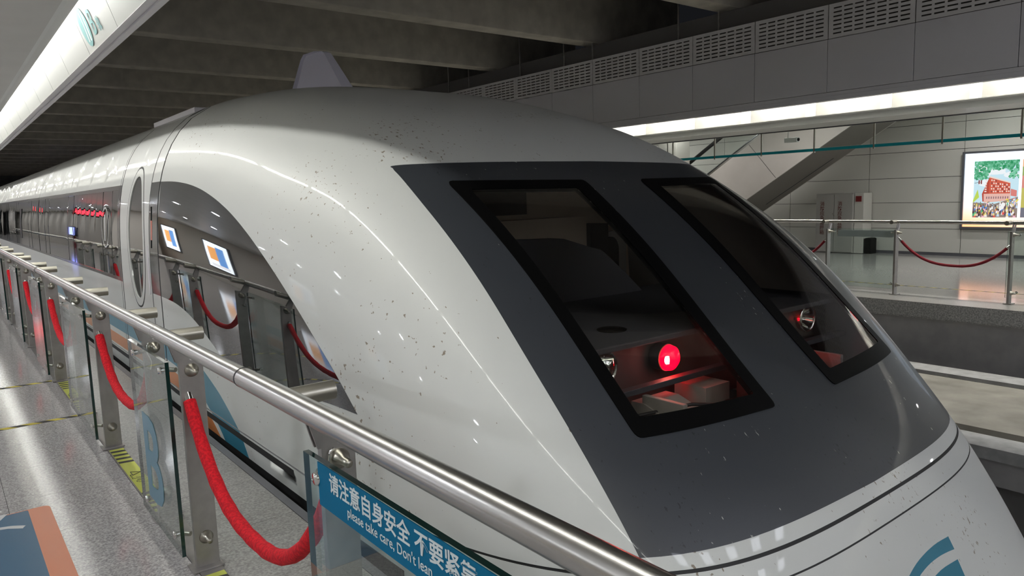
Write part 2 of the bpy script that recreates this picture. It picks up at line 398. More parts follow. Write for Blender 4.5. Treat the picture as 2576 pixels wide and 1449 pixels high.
# guideways
def guideway(name, xc, ya, yb, label):
    t = thing(name, (xc, (ya+yb)/2, -2.1), label, 'guideway')
    MB().box(xc-.87, xc+.86, ya, yb, -1.05, -.69).build('deck', 'track_concrete', t)
    for s, a, b in ((-1, 1.40, 1.05), (1, 1.40, 1.05)):
        x0, x1 = sorted((xc+s*a, xc+s*b))
        MB().box(x0, x1, ya, yb, -.80, -.69).build('edge_strip', 'track_edge', t)
        MB().box(x0+.02, x1-.02, ya, yb, -1.03, -.80).build('stator_beam', 'pit_wall', t)
        MB().box(*sorted((xc+s*.87, xc+s*1.06)), ya, yb, -1.03, -.90).build('gap_channel', 'slab_concrete', t)
    MB().box(xc-.6, xc+.6, ya, yb, -2.1, -1.05).build('girder', 'pit_wall', t)
    return t
guideway('guideway', 8.40, Y0+.05, Y1-.05, 'empty concrete guideway on the far side of the train')
# ================================================================== THE TRAIN
XC = 3.36
KZ = [.3, .9, 1.5, 2.0, 2.6, 3.2, 3.8, 4.5, 5.5, 6.7]; VZ = [-1.4975, -0.6593, 0.1995, 0.6868, 1.247, 1.705, 2.0586, 2.31, 2.5405, 2.6111]
KW = [.3, .9, 1.5, 1.9, 2.4, 3.2, 4.5, 6.7]; VW = [0.7135, 1.0598, 1.422, 1.6268, 1.7998, 1.8664, 1.8779, 1.8836]
KN = [.3, 1.5, 2.4, 3.4, 4.8, 6.7]; VN = [2.9443, 3.6767, 4.1922, 3.7568, 3.5391, 4.3123]
KM = [.3, 1.5, 3., 5., 6.7]; VM = [-1.0509, -0.5679, 0.1384, 0.2379, 0.3163]
def spline(K, V):
    n = len(K); h = [K[i+1]-K[i] for i in range(n-1)]
    a = [0.0]*n; b = [1.0]*n; c = [0.0]*n; d = [0.0]*n
    for i in range(1, n-1):
        a[i] = h[i-1]; b[i] = 2*(h[i-1]+h[i]); c[i] = h[i]; d[i] = 3*((V[i+1]-V[i])/h[i]-(V[i]-V[i-1])/h[i-1])
    for i in range(1, n):
        m = a[i]/b[i-1]; b[i] -= m*c[i-1]; d[i] -= m*d[i-1]
    q = [0.0]*n; q[-1] = d[-1]/b[-1]
    for i in range(n-2, -1, -1): q[i] = (d[i]-c[i]*q[i+1])/b[i]
    def f(y):
        y = min(max(y, K[0]), K[-1]); i = 0
        while i < n-2 and y > K[i+1]: i += 1
        t = y-K[i]; B = (V[i+1]-V[i])/h[i]-h[i]*(2*q[i]+q[i+1])/3; D = (q[i+1]-q[i])/(3*h[i])
        return V[i]+B*t+q[i]*t*t+D*t**3
    return f
fz, fw, fn, fm = spline(KZ, VZ), spline(KW, VW), spline(KN, VN), spline(KM, VM)
_pc = {}
def par(Y):
    k = round(Y, 5)
    if k not in _pc:
        zt = fz(Y); m = fm(Y); lim = zt-.5; dlt = .15
        h = max(0, min(1, .5+.5*(m-lim)/dlt)); zm = m*(1-h)+lim*h-dlt*h*(1-h)      # smooth minimum
        _pc[k] = (zt, fw(Y), fn(Y), zm)
    return _pc[k]
KD = 1.2
def surf(phi, Y):
    zt, w, n, zm = par(Y); a = abs(phi); sg = 1 if phi >= 0 else -1
    if a >= pi/2: return Vector((XC+sg*w, Y, zm-(a-pi/2)*KD))
    s_, c_ = sin(a), cos(a); r = (s_**n+c_**n)**(-1/n)
    return Vector((XC+sg*w*r*s_, Y, zm+(zt-zm)*r*c_))
def nrm(phi, Y):
    e = 1e-3; dp = surf(phi+e, Y)-surf(phi-e, Y); dy = surf(phi, Y+e)-surf(phi, Y-e)
    n = dp.cross(dy); return n.normalized()
def phi_zY(z, Y, sg=-1):                         # flank point at height z
    zt, w, n, zm = par(Y)
    if z <= zm: return sg*(pi/2+(zm-z)/KD)
    h = min((z-zm)/(zt-zm), 1); return sg*atan2((1-h**n)**(1/n), h)
def zsurf(dx, Y):
    zt, w, n, zm = par(Y); q = abs(dx)/w
    return zm+(zt-zm)*(1-q**n)**(1/n) if q < 1 else zm-(q-1)*20
def front(dx, z):                                # nose point at offset dx and height z -> (phi, Y)
    a, b = .5, 6.7
    for _ in range(50):
        m = (a+b)/2
        if zsurf(dx, m) < z: a = m
        else: b = m
    zt, w, n, zm = par(b); q = min(abs(dx)/w, 1); h = (1-q**n)**(1/n)
    return ((1 if dx >= 0 else -1)*atan2(q, h), b)
def dense(poly, step, closed=True):
    out = []
    for i in range(len(poly) if closed else len(poly)-1):
        p, q = poly[i], poly[(i+1) % len(poly)]; L = math.hypot(q[0]-p[0], q[1]-p[1]); n = max(1, int(L/step))
        out += [(p[0]+(q[0]-p[0])*k/n, p[1]+(q[1]-p[1])*k/n) for k in range(n)]
    if not closed: out.append(poly[-1])
    return out
def cat(pts, n=6, closed=False):                 # Catmull-Rom through points
    out = []; N = len(pts)
    for i in range(N-1):
        p0, p1, p2, p3 = pts[max(i-1, 0)], pts[i], pts[i+1], pts[min(i+2, N-1)]
        for k in range(n):
            t = k/n; out.append(tuple(.5*(2*p1[j]+(p2[j]-p0[j])*t+(2*p0[j]-5*p1[j]+4*p2[j]-p3[j])*t*t+(3*p1[j]-p0[j]-3*p2[j]+p3[j])*t**3) for j in (0, 1)))
    out.append(pts[-1]); return out
def fr(poly, step=.06): return [front(dx, z) for dx, z in dense(poly, step)]
def fl_(poly, step=.12): return [(phi_zY(z, Y), Y) for Y, z in dense(poly, step)]
def mirror(pp): return [(-a, b) for a, b in pp][::-1]
R = []      # (part name, group key, polygon in (phi, Y), material, lift, thickness, step)
def reg(name, poly, m, lift=0.0, th=.02, parent='nose'): R.append((name, poly, m, lift, th, parent))
PH = 2.35; YN, YE = .62, 32.0
# base shells
reg('nose_shell', [(-PH, YN), (PH, YN), (PH, 6.69), (-PH, 6.69)], WHITE, 0, .03)
reg('door_section', [(-PH, 6.69), (PH, 6.69), (PH, 8.345), (-PH, 8.345)], 'white_plain', 0, .03)
reg('car_body', [(-PH, 8.345), (PH, 8.345), (PH, YE), (-PH, YE)], 'white_plain', 0, .03)
# livery stripes (near side)
up_t = [(YE-.1, .43), (9, .432), (6.6, .435), (6.1, .435), (5.85, .43), (5.63, .40), (5.4, .335), (5.19, .26), (4.89, .11), (4.74, -.02), (4.62, -.16)]
lo_t = [(5.05, -.16), (5.26, -.008), (5.42, .074), (5.73, .19), (6.05, .26), (6.5, .30), (7.2, .31), (9, .311), (YE-.1, .311)]
reg('teal_stripe', fl_(cat(up_t)+cat(lo_t), .5), 'teal_paint', .0008, .004, 'skin')
up_o = [(YE-.1, .252), (9, .252), (7.2, .25), (6.5, .235), (6.0, .185), (5.72, .12), (5.5, .05), (5.3, -.05), (5.16, -.16)]
lo_o = [(5.5, -.16), (5.72, -.06), (6.0, .03), (6.35, .09), (6.8, .12), (7.4, .131), (9, .131), (YE-.1, .131)]
reg('orange_stripe', fl_(cat(up_o)+cat(lo_o), .5), 'orange_paint', .0008, .004, 'skin')
# side window patch of the nose and the dark band
top = [(6.685, 1.828), (6.29, 1.814), (5.885, 1.776), (5.5, 1.707), (5.07, 1.591), (4.65, 1.439), (4.214, 1.25), (3.843, 1.064), (3.533, .887), (3.308, .748), (3.107, .604)]
bot = [(3.107, .604), (3.5, .59), (4.0, .535), (4.6, .50), (4.9, .52), (5.108, .569), (5.36, .651), (5.63, .735), (5.93, .801), (6.26, .842), (6.685, .857)]
patch = cat(top)+cat(bot)[1:]
reg('side_glazing', fl_(patch, .3), 'band_glass', .001, .02)
reg('door_post_glazing', fl_([(6.712, 1.83), (6.995, 1.83), (6.995, .857), (6.712, .857)], .15), 'band_frame', .001, .02, 'door')
reg('window_band', fl_([(8.28, 1.845), (YE-.1, 1.845), (YE-.1, .868), (8.28, .868)], .5), 'band_frame', .0005, .02, 'car')
yp = [8.42, 8.755, 9.29]; a = 9.29
while a < 29: yp += [a+2.115, a+2.115+.5]; a += 2.615
for i in range(len(yp)-1):
    ta, tb = yp[i]+.012, yp[i+1]-.012
    reg('window_pane', fl_([(ta, 1.80), (tb, 1.80), (tb, .905), (ta, .905)], .3), 'band_glass', -.003, .01, 'car')
reg('black_bar', fl_([(18.45, 1.66), (18.8, 1.66), (18.8, 1.05), (18.45, 1.05)], .3), 'seam', .002, .012, 'car')
# ring joints and door joints
def vline(name, Y, t, z0, z1, par='door', m='seam'):
    n = 26; P = []
    zz = [z0+(z1-z0)*i/n for i in range(n+1)]
    reg(name, [(phi_zY(z, Y-t/2), Y-t/2) for z in zz]+[(phi_zY(z, Y+t/2), Y+t/2) for z in zz[::-1]], m, .0008, .004, par)
vline('ring_joint', 6.70, .026, -.3, 2.585); vline('door_joint', 7.005, .02, -.05, 2.50); vline('door_joint', 8.27, .022, -.05, 2.50); vline('panel_joint', 8.352, .010, -.1, 2.50)
vline('panel_joint', 15.4, .012, .9, 2.5, 'car')
ell = lambda cy, cz, hw, hh, n=44: [(cy+hw*cos(2*pi*k/n)*abs(cos(2*pi*k/n))**-.1, cz+hh*sin(2*pi*k/n)) if abs(cos(2*pi*k/n)) > 1e-6 else (cy, cz+hh*sin(2*pi*k/n)) for k in range(n)]
pz = lambda poly: [(phi_zY(z, Y), Y) for Y, z in poly]
reg('door_window_groove', pz(ell(7.555, 1.335, .376, .661)), 'seam', .0006, .01, 'door')
reg('door_window_rim', pz(ell(7.555, 1.335, .358, .643)), 'white_plain', .002, .02, 'door')
reg('door_window', pz(ell(7.555, 1.335, .30, .57)), 'band_glass', -.004, .01, 'door')
reg('door_handle', pz(ell(7.075, 1.06, .03, .22, 24)), 'lip_grey', .006, .012, 'door')
reg('emergency_handle_slot', pz([(6.90, 1.62), (6.955, 1.62), (6.955, 1.26), (6.90, 1.26)]), 'seam', -.01, .01, 'door')
reg('emergency_handle', pz([(6.908, 1.50), (6.948, 1.50), (6.948, 1.33), (6.908, 1.33)]), 'salmon', .0, .02, 'door')
# lower edge of the body
reg('skirt_gap', fl_([(3.95, .088), (YE-.1, .088), (YE-.1, .045), (3.95, .045)], .5), 'seam', .0006, .004, 'skin')
reg('sill_line', fl_([(3.2, .112), (YE-.1, .112), (YE-.1, .102), (3.2, .102)], .5), 'chrome', .001, .004, 'skin')
reg('underside_strip', fl_([(2.75, -.048), (YE-.1, -.048), (YE-.1, -.9), (2.75, -.9)], .5), 'seam', .0004, .01, 'skin')
# charcoal surround, windows
sur = [(-1.395, .243), (-1.40, .6), (-1.408, .95), (-1.395, 1.25), (-1.37, 1.56), (-1.345, 1.74), (-1.338, 1.785), (-1.315, 1.805), (-1.1, 1.812), (-.6, 1.818), (0, 1.823)]
sl = cat(sur, 8); full = sl+[(-x, z) for x, z in sl[::-1][1:]]
n_b = 40; low = [(1.395-2.79*k/n_b, .243-.018*(1-abs(1-2*k/n_b))) for k in range(1, n_b)]
reg('windscreen_surround', [front(dx, z) for dx, z in dense(full, .05, False)[:-1]+[full[-1]]+low], DARK, .0005, .025)
for sg in (-1, 1):
    out = [(sg*.247, 1.697), (sg*1.165, 1.705), (sg*1.155, .598), (sg*.272, .572)]
    inn = [(sg*.372, 1.650), (sg*1.085, 1.657), (sg*1.085, .662), (sg*.355, .635)]
    def rnd(poly, r):
        res = []; n = len(poly)
        for i in range(n):
            p0, p1, p2 = Vector(poly[i-1]), Vector(poly[i]), Vector(poly[(i+1) % n])
            a = p1+(p0-p1).normalized()*r; b = p1+(p2-p1).normalized()*r
            for k in range(5): t = k/4; q = a*(1-t)**2+p1*2*t*(1-t)+b*t*t; res.append((q.x, q.y))
        return res
    reg('windscreen_frame', fr(rnd(out, .03)), 'rubber', .006, .03)
    reg('windscreen_pane', fr(rnd(inn, .015)), 'windscreen_glass', .003, .008)
# joints around the nose tip
def nose_line(name, zc, t, m, lift, dxm):
    zf = lambda dx: zc-.018*(1-(dx/1.3)**2)
    def crv(dz):
        ye = front(-1.3, zc+dz)[1]
        L = [(phi_zY(zc+dz, 3.05+(ye-3.05)*k/24), 3.05+(ye-3.05)*k/24) for k in range(24)]
        F_ = [front(-1.3+2.6*k/52, zf(-1.3+2.6*k/52)+dz) for k in range(53)]
        return L+F_+[(-p, y) for p, y in L[::-1]]
    A = crv(t/2); B = crv(-t/2); reg(name, A+B[::-1], m, lift, .01)
nose_line('nose_joint', .190, .012, 'seam', -.003, 1.66)
nose_line('nose_joint', .106, .006, 'seam', -.002, 1.60)
# emblem on the nose
def emblem(dx, z): return front(dx, z)
reg('nose_emblem', [emblem(*p) for p in dense(cat([(-.36, -.17), (-.28, -.118), (-.168, -.088), (-.034, -.067), (.138, -.058), (.29, -.064)], 4)+cat([(.278, -.112), (.146, -.1), (0, -.1), (-.15, -.118), (-.27, -.155), (-.34, -.20)], 4), .05)], 'teal_paint', .0008, .003)
reg('nose_emblem', [emblem(*p) for p in dense(cat([(-.35, -.24), (-.22, -.178), (-.1, -.152), (.08, -.138), (.256, -.146)], 4)+[(.2, -.31), (-.35, -.31)], .05)], 'teal_paint', .0008, .003)

# one constrained triangulation of the whole skin in (phi, Y)
pts = []; edges = []; seen = {}
def addp(p):
    k = (round(p[0], 4), round(p[1], 4))
    if k not in seen: seen[k] = len(pts); pts.append(Vector((k[0], k[1])))
    return seen[k]
def pip(x, y, poly):
    c = False; j = len(poly)-1
    for i in range(len(poly)):
        xi, yi = poly[i]; xj, yj = poly[j]
        if (yi > y) != (yj > y) and x < (xj-xi)*(y-yi)/(yj-yi)+xi: c = not c
        j = i
    return c
for r in R:
    ids = [addp(p) for p in r[1]]
    for i in range(len(ids)):
        if ids[i] != ids[(i+1) % len(ids)]: edges.append((ids[i], ids[(i+1) % len(ids)]))
nphi = 110
gy = [YN+.07*i for i in range(int((6.69-YN)/.07)+1)]+[6.8+.2*i for i in range(8)]+[8.345+.35*i for i in range(40)]+[22.5+1.5*i for i in range(7)]
for y in gy:
    for k in range(nphi+1):
        p = -PH+2*PH*k/nphi
        if YN <= y <= YE: addp((p, y))
cv, cedg, cf_, *_ = delaunay_2d_cdt(pts, edges, [], 0, 1e-5)
bbs = [(min(p[0] for p in r[1]), max(p[0] for p in r[1]), min(p[1] for p in r[1]), max(p[1] for p in r[1])) for r in R]
tri = [[] for _ in R]
for f in cf_:
    x = sum(cv[i].x for i in f)/len(f); y = sum(cv[i].y for i in f)/len(f)
    for k in range(len(R)-1, -1, -1):
        b = bbs[k]
        if b[0] <= x <= b[1] and b[2] <= y <= b[3] and pip(x, y, R[k][1]): tri[k].append(f); break
S3 = [surf(v.x, v.y) for v in cv]; N3 = [nrm(v.x, v.y) for v in cv]
train = thing('maglev_train', (XC, 16, -2.1), 'white maglev train with charcoal windscreen surround standing at the platform', 'train')
def skin(k, parent):
    name, poly, m, lift, th, _ = R[k]; ts = tri[k]
    if not ts: return None
    idx = {}; vl = []; nl = []
    for t in ts:
        for i in t:
            if i not in idx: idx[i] = len(vl); vl.append(S3[i]+N3[i]*lift); nl.append(N3[i])
    n = len(vl); vb = [v-q*th for v, q in zip(vl, nl)]
    faces = []; fn_ = []; mi = []
    cnt = {}
    for t in ts:
        a, b, c = [idx[i] for i in t]
        fnm = (vl[b]-vl[a]).cross(vl[c]-vl[a])
        if fnm.dot(nl[a]+nl[b]+nl[c]) < 0: b, c = c, b
        faces.append((a, b, c)); mi.append(0)
        for e in ((a, b), (b, c), (c, a)): cnt[e] = cnt.get(e, 0)+1
    ntop = len(faces)
    for a, b, c in faces[:ntop]: faces.append((a+n, c+n, b+n)); mi.append(1)
    for (a, b) in cnt:
        if (b, a) not in cnt: faces.append((b, a, a+n, b+n)); mi.append(0)
    off = W[parent]; me = bpy.data.meshes.new(name); me.from_pydata([v-off for v in vl+vb], [], faces)
    me.materials.append(mat(m)); me.materials.append(mat(m) if 'glass' in str(m) or name == 'windscreen_pane' else MATS['liner'])
    me.polygons.foreach_set('material_index', mi); me.polygons.foreach_set('use_smooth', [True]*len(faces)); me.update()
    ln = []
    for p in me.polygons:
        for li in p.loop_indices:
            v = me.loops[li].vertex_index
            ln.append(nl[v] if p.index < ntop else (-nl[v-n] if p.index < 2*ntop else p.normal.copy()))
    me.normals_split_custom_set(ln)
    o = bpy.data.objects.new(name, me); COL.objects.link(o); o.parent = parent; W[o] = off
    return o
base = {'nose': None, 'door': None, 'car': None}
for k, r in enumerate(R):
    nm = r[0]
    if nm == 'nose_shell': base['nose'] = skin(k, train)
    elif nm == 'door_section': base['door'] = skin(k, train)
    elif nm == 'car_body': base['car'] = skin(k, train)
LBL = {'windscreen_surround': 'charcoal painted area around both windscreens', 'side_glazing': 'dark glossy curved side glazing of the nose', 'teal_stripe': 'teal livery stripe', 'orange_stripe': 'orange livery stripe', 'emergency_handle': 'salmon red emergency handle', 'door_window': 'tall oval door window', 'nose_emblem': 'teal emblem on the nose', 'sill_line': 'thin bright sill line'}
frames = []
for k, r in enumerate(R):
    if r[0] in ('nose_shell', 'door_section', 'car_body'): continue
    par_ = base.get(r[5]) or train
    if r[0] in ('windscreen_surround', 'windscreen_frame', 'side_glazing'): par_ = train
    if r[0] in ('windscreen_pane', 'lower_gasket'): par_ = frames[-1]
    o = skin(k, par_)
    if r[0] == 'windscreen_frame': frames.append(o)
    if o and r[0] in LBL: o['label'] = LBL[r[0]]
# fin antenna on the roof
fin = MB(); prof = [(8.26, 2.55), (8.002, 2.869), (7.76, 3.15), (7.68, 3.195), (7.40, 3.185), (7.22, 3.155), (7.163, 3.131), (6.755, 2.735), (6.57, 2.55)]
c0 = (7.45, 2.85)
secs = [(-.01, .97), (-.045, 1.0), (.045, 1.0), (.01, .97)]
for (xa, sa), (xb, sb) in zip(secs[:-1], secs[1:]):
    ring = []
    A = [(XC+xa*(1.6-(z-2.55)*1.2), c0[0]+(y-c0[0])*sa, c0[1]+(z-c0[1])*sa) for y, z in prof]; B = [(XC+xb*(1.6-(z-2.55)*1.2), c0[0]+(y-c0[0])*sb, c0[1]+(z-c0[1])*sb) for y, z in prof]
    n = len(prof); fin.add(A+B, [(i, (i+1) % n, n+(i+1) % n, n+i) for i in range(n)], 0, False)
for x, s_, rev in ((secs[0][0], secs[0][1], 0), (secs[-1][0], secs[-1][1], 1)):
    A = [(XC+x*(1.6-(z-2.55)*1.2), c0[0]+(y-c0[0])*s_, c0[1]+(z-c0[1])*s_) for y, z in prof]
    fin.add(A, [list(range(len(prof)))[::1 if rev else -1]])
fo = fin.build('antenna_fin', 'fin_paint', train); fo['label'] = 'pale violet antenna fin on the roof'
rp = MB().bbox(2.06, 2.22, 7.35, 8.95, 2.495, 2.545, .006).build('roof_plate', 'lip_grey', train)
# number on the first window
pn = base['car']
X1 = surf(phi_zY(1.41, 9.04), 9.04).x
nb = MB(); n = 40
for k in range(n):
    a0, a1 = 2*pi*k/n, 2*pi*(k+1)/n
    P = lambda a, r: (surf(phi_zY(1.41+r*sin(a), 9.04+r*cos(a)), 9.04).x-.006, 9.04+r*cos(a)*.9, 1.41+r*sin(a))
    nb.add([P(a0, .222), P(a1, .222), P(a1, .205), P(a0, .205)], [(0, 1, 2, 3)])
nb.build('number_ring', 'number_white', pn)
text('car_number', '1', .40, (surf(phi_zY(1.27, 9.04), 9.04).x-.012, 9.12, 1.27), (0, -1, 0), (.07, 0, 1), 'number_white', pn, .002, .006)

# ---- behind the windscreen: lamps, shelf, equipment, cab
def lamp(dx, z, r, red):
    t = MB(); y = 2.40
    if red:
        MB().lathe([(r*1.05, .01), (r*1.05, -.05), (r, -.06)], (XC+dx, y, z), (0, -1, 0)).build('marker_lamp_housing', 'console', cab)
        o = MB().lathe([(r, .0), (r*.93, .025), (r*.6, .045), (0, .055)], (XC+dx, y-.015, z), (0, -1, 0)).build('marker_lamp', 'red_lens', cab)
        o['label'] = 'glowing red marker lamp'
        MB().lathe([(r*.42, .0), (r*.3, .012), (0, .016)], (XC+dx-.034, y-.044, z), (0, -1, 0)).build('lamp_core', 'red_lamp_core', o)
    else:
        o = MB().lathe([(r*1.1, -.12), (r*1.1, .0), (r*1.0, .012), (r*.92, .0), (r*.7, -.05), (r*.35, -.085), (0, -.10)], (XC+dx, y-.01, z), (0, -1, 0)).build('headlight', 'reflector', cab)
        o['label'] = 'round chrome headlight behind the windscreen'
        MB().lathe([(r*.95, .0), (r*.5, .02), (0, .026)], (XC+dx, y-.012, z), (0, -1, 0)).build('headlight_lens', 'clear_glass', o)
        MB().lathe([(.014, 0), (.014, .04), (0, .05)], (XC+dx, y+.05, z), (0, -1, 0)).build('bulb', 'chrome', o)
cab = MB().box(XC-1.28, XC+1.28, 2.46, 2.48, .45, .87).build('lamp_panel', 'cab_dark', train)
for sg in (-1, 1): lamp(sg*.92, .79, .085, False); lamp(sg*.45, .762, .068, True)
sh = MB(); sh.bbox(XC-1.3, XC+1.3, 2.34, 3.70, .868, .90, .008); sh.build('dash_shelf', 'console', train)
MB().lathe([(.075, 0), (.08, .008), (.07, .012), (.055, .006), (0, .006)], (XC-.62, 2.62, .898), (0, 0, 1)).build('shelf_vent', 'rubber', train)
cs = MB(); P = [(-1.25, .89)]
cs.prism([(XC-1.25, .89), (XC-1.18, 1.12), (XC-.95, 1.27), (XC-.5, 1.34), (XC-.1, 1.325), (XC+.26, 1.22), (XC+.5, 1.04), (XC+.68, .89)], 'Y', 3.54, 3.68); cs.build('console_hood', 'console', train)
rw = [surf(-PH*.72+PH*1.44*k/40, 4.74) for k in range(41)]
MB().prism([(XC+(p.x-XC)*.965, .0+(p.z)*.965) for p in rw], 'Y', 4.7, 4.74).build('cab_rear_wall', 'cab_wall', train)
MB().box(XC-1.5, XC+1.1, 4.55, 4.7, .6, 1.42).build('cab_cupboard', 'cab_wall', train)
MB().box(XC-.5, XC+.52, 4.66, 4.70, 1.46, 1.9).build('cab_screen', 'cab_dark', train)
MB().box(XC+1.1, XC+1.32, 4.5, 4.7, .2, 1.35).build('cab_locker', 'wood_dark', train)
dr = MB(); arc = [(XC+1.34, .5)]+[(XC+1.51-.17*cos(pi*k/14), 1.12+.15*sin(pi*k/14)) for k in range(15)]+[(XC+1.68, .5)]
dr.prism(arc, 'Y', 4.62, 4.69); dr.build('door_arch', 'white_plain', train)
dr = MB(); arc = [(XC+1.36, .5)]+[(XC+1.46-.10*cos(pi*k/14), 1.10+.12*sin(pi*k/14)) for k in range(15)]+[(XC+1.56, .5)]
dr.prism(arc, 'Y', 4.60, 4.625); dr.build('door_arch_opening', 'cab_dark', train)
MB().box(XC-1.5, XC+1.5, 2.5, 4.7, .0, .03).build('cab_floor', 'liner', train)
MB().bbox(XC-1.2, XC+1.2, 2.28, 2.33, .655, .685, .004).build('cross_bar', 'console', train)
for sg in (-1, 1):
    eb = MB(); eb.prism([(2.36, .30), (2.36, .60), (2.28, .60), (1.98, .50), (1.98, .30)], 'X', XC+sg*.62-.14, XC+sg*.62+.12); o = eb.build('equipment_box', 'box_grey', train)
    MB().box(XC+sg*.62-.15, XC+sg*.62+.13, 1.965, 1.98, .30, .505).build('box_lid', 'box_grey', o)
    MB().box(XC+sg*.28-.1, XC+sg*.28+.1, 2.2, 2.4, .30, .62).build('junction_box', 'box_grey', train)
    MB().bbox(XC+sg*.72-.03, XC+sg*.72, 2.05, 2.3, .3, .64, .004).build('bracket', 'box_grey', train)
    MB().tube([(XC+sg*.9, 2.3, .55), (XC+sg*.6, 2.12, .60), (XC+sg*.4, 2.1, .56), (XC+sg*.2, 2.2, .52), (XC, 2.2, .5)], .009, 8).build('cable', 'black_rubber', train)
MB().box(XC-1.3, XC+1.3, 1.9, 2.5, .27, .30).build('bay_floor', 'cab_dark', train)
# ================================================================== NEAR RAILING
XP, XG, XR, ZR = .82, .72, .74, 1.062
posts = [-.30, 1.845, 3.31, 3.995, 5.465, 6.52, 8.0, 8.80, 10.28, 11.1, 12.6, 13.4, 14.9, 15.7]
panels = [(-.30, 1.845), (3.31, 3.995), (5.465, 6.52), (8.0, 8.80), (10.28, 11.1), (12.6, 13.4), (14.9, 15.7)]
def railing(name, label, X, sgn, posts, panels, hr, banner, base):
    # X: maps the near platform's x to this platform's x; sgn +1 when the platform lies on the -x side
    t = thing(name, base, label, 'railing')
    for (ya, yb, r) in hr:
        MB().tube([(X(XR), ya, ZR), (X(XR), yb, ZR)], r, 24).build('handrail', 'steel', t)
    for y in posts:
        x0, x1 = sorted((X(XP-.05), X(XP+.05)))
        p = MB().bbox(x0, x1, y-.014, y+.014, .004, .955, .003).build('post', 'steel_post', t)
        xa, xb = X(XP-.03), X(XR+.012)
        br = MB()
        for dy in (-.012, .012):
            br.prism([(xa-.03, .95), (xa+.03, .95), (xb+.02, ZR-.012), (xb-.02, ZR-.012)], 'Y', y+dy-.004, y+dy+.004)
        br.build('bracket', 'steel_post', p)
        ys_ = {1.845: 1.995, 3.31: 3.335, 3.995: 4.17, 5.465: 5.53}.get(y, y+.05)
        MB().tube([(X(XR), ys_, ZR), (X(XR+.148), ys_, ZR)], .029, 20).build('stub', 'steel_soft', p)
        for z in (.91, .145):
            MB().lathe([(.030, 0), (.030, .004), (.026, .008), (.013, .038), (.012, .06), (0, .062)], (X(XP), y-.014, z), (0, -1, 0), 18).build('cone_bolt', 'steel_soft', p)
        MB().bbox(*sorted((X(XP-.075), X(XP+.06))), y-.05, y+.05, .003, .012, .002).build('foot_plate', 'steel_post', p)
    for (ya, yb) in panels:
        a, b = ya+.02, yb-.01
        if yb-ya < 1.2: a, b = ya+.01, yb+.075
        x0, x1 = sorted((X(XG), X(XG+.016)))
        g_ = MB(); g_.box(x0, x1, a, b, .07, .955)
        for i in range(len(g_.f)): g_.mi[i] = 0
        # broad faces clear, rims green
        for i, f in enumerate(g_.f):
            xs_ = {round(g_.v[k].x, 4) for k in f}; g_.mi[i] = 0 if len(xs_) == 1 else 1
        gl = g_.build('glass_panel', ['clear_glass', 'glass_edge'], t)
        for y in (ya+.10, yb-.10+(.05 if yb-ya < 1.2 else 0)):
            for z in (.905, .145):
                so = MB(); so.lathe([(0, -.012), (.017, -.010), (.017, 0)], (X(XG), y, z), (sgn, 0, 0), 16); so.lathe([(.013, 0), (.013, .016)], (X(XG), y, z), (sgn, 0, 0), 12)
                so.build('glass_clamp', 'chrome', gl)
        for y in (ya, yb):
            for z in (.905, .145):
                d = .11 if y == ya else -.06
                MB().tube([(X(XG+.02), y+d, z), (X(XP-.045), y+d*.6, z)], .011, 10).build('standoff_rod', 'steel_soft', gl)
        if banner and (ya, yb) == banner[0]: banner[1](gl)
    return t
def near_banner(gl):
    bn = MB().box(XG-.003, XG-.0008, -.28, 1.737, .837, .953).build('blue_banner', 'banner_blue', gl)
    bn['label'] = 'blue safety banner with white Chinese and English lettering'
    text('banner_text', '请注意自身安全 不要紧靠', .0555, (XG-.004, 1.668, .898), (0, -1, 0), (0, 0, 1), 'banner_white', gl, .001, .0009, sx=1.02)
    text('banner_text', "please take care, Don't lean", .036, (XG-.004, 1.572, .860), (0, -1, 0), (0, 0, 1), 'banner_white', gl, .001, .0001, sx=.95)
def b_letter(gl): pass
rail = railing('platform_railing', 'stainless steel and glass railing in front of the train', lambda x: x, 1, posts, panels,
    [(-1.5, 2.34, .033), (2.346, 7.0, .031), (6.99, 8.12, .025), (8.11, 30, .031)], ((-.30, 1.845), near_banner), (XP, 6, 0))
MB().tube([(XR, 2.338, ZR), (XR, 2.348, ZR)], .0335, 24).build('rail_joint', 'seam', rail)
MB().tube([(XR, 3.50, ZR), (XR, 3.506, ZR)], .0315, 24).build('rail_joint', 'steel_post', rail)
for ch in rail.children:
    if ch.name.startswith('glass_panel') and ch.data.vertices[0].co.y+6 > 3.2 and ch.data.vertices[0].co.y+6 < 3.5:
        # teal letter B on the small panel
        text('panel_letter', 'B', .60, (XG-.002, 3.915, .20), (0, -1, 0), (0, 0, 1), 'teal_paint', ch, .001, .012, sx=1.05)
# ropes across the gates
def rope(name, X, ya, za, yb, zb, zlow, r, label, m, group, grey=False):
    t = thing(name, (X, (ya+yb)/2, zlow), label, 'rope', group)
    n = 28; pts_ = []
    ym = (ya+yb)/2
    for k in range(n+1):
        s_ = k/n; y = ya+(yb-ya)*s_; z = za+(zb-za)*s_-(min(za, zb)-zlow)*(1-abs(2*s_-1)**2.5)
        pts_.append((X, y, z))
    MB().tube(pts_, [r*(.96+.05*math.sin(k*2.3)) for k in range(n+1)], 18).build('velvet_cord', m, t)
    for (p, q) in ((pts_[0], pts_[1]), (pts_[-1], pts_[-2])):
        d = (Vector(p)-Vector(q)).normalized(); P0 = Vector(p)-d*.004
        MB().tube([P0, P0+d*.062], r*.80, 18).build('end_cap', 'chrome', t)
        P1 = P0+d*.06; top = Vector((X-.01, P1.y+(.018 if d.y > 0 else -.018), P1.z+.12))
        MB().tube([P1, P1+d*.04, (P1+d*.04+top)/2+Vector((-.012, 0, .01)), top, top+Vector((.012, 0, .008))], .0038, 8).build('hook', 'chrome', t)
    return t
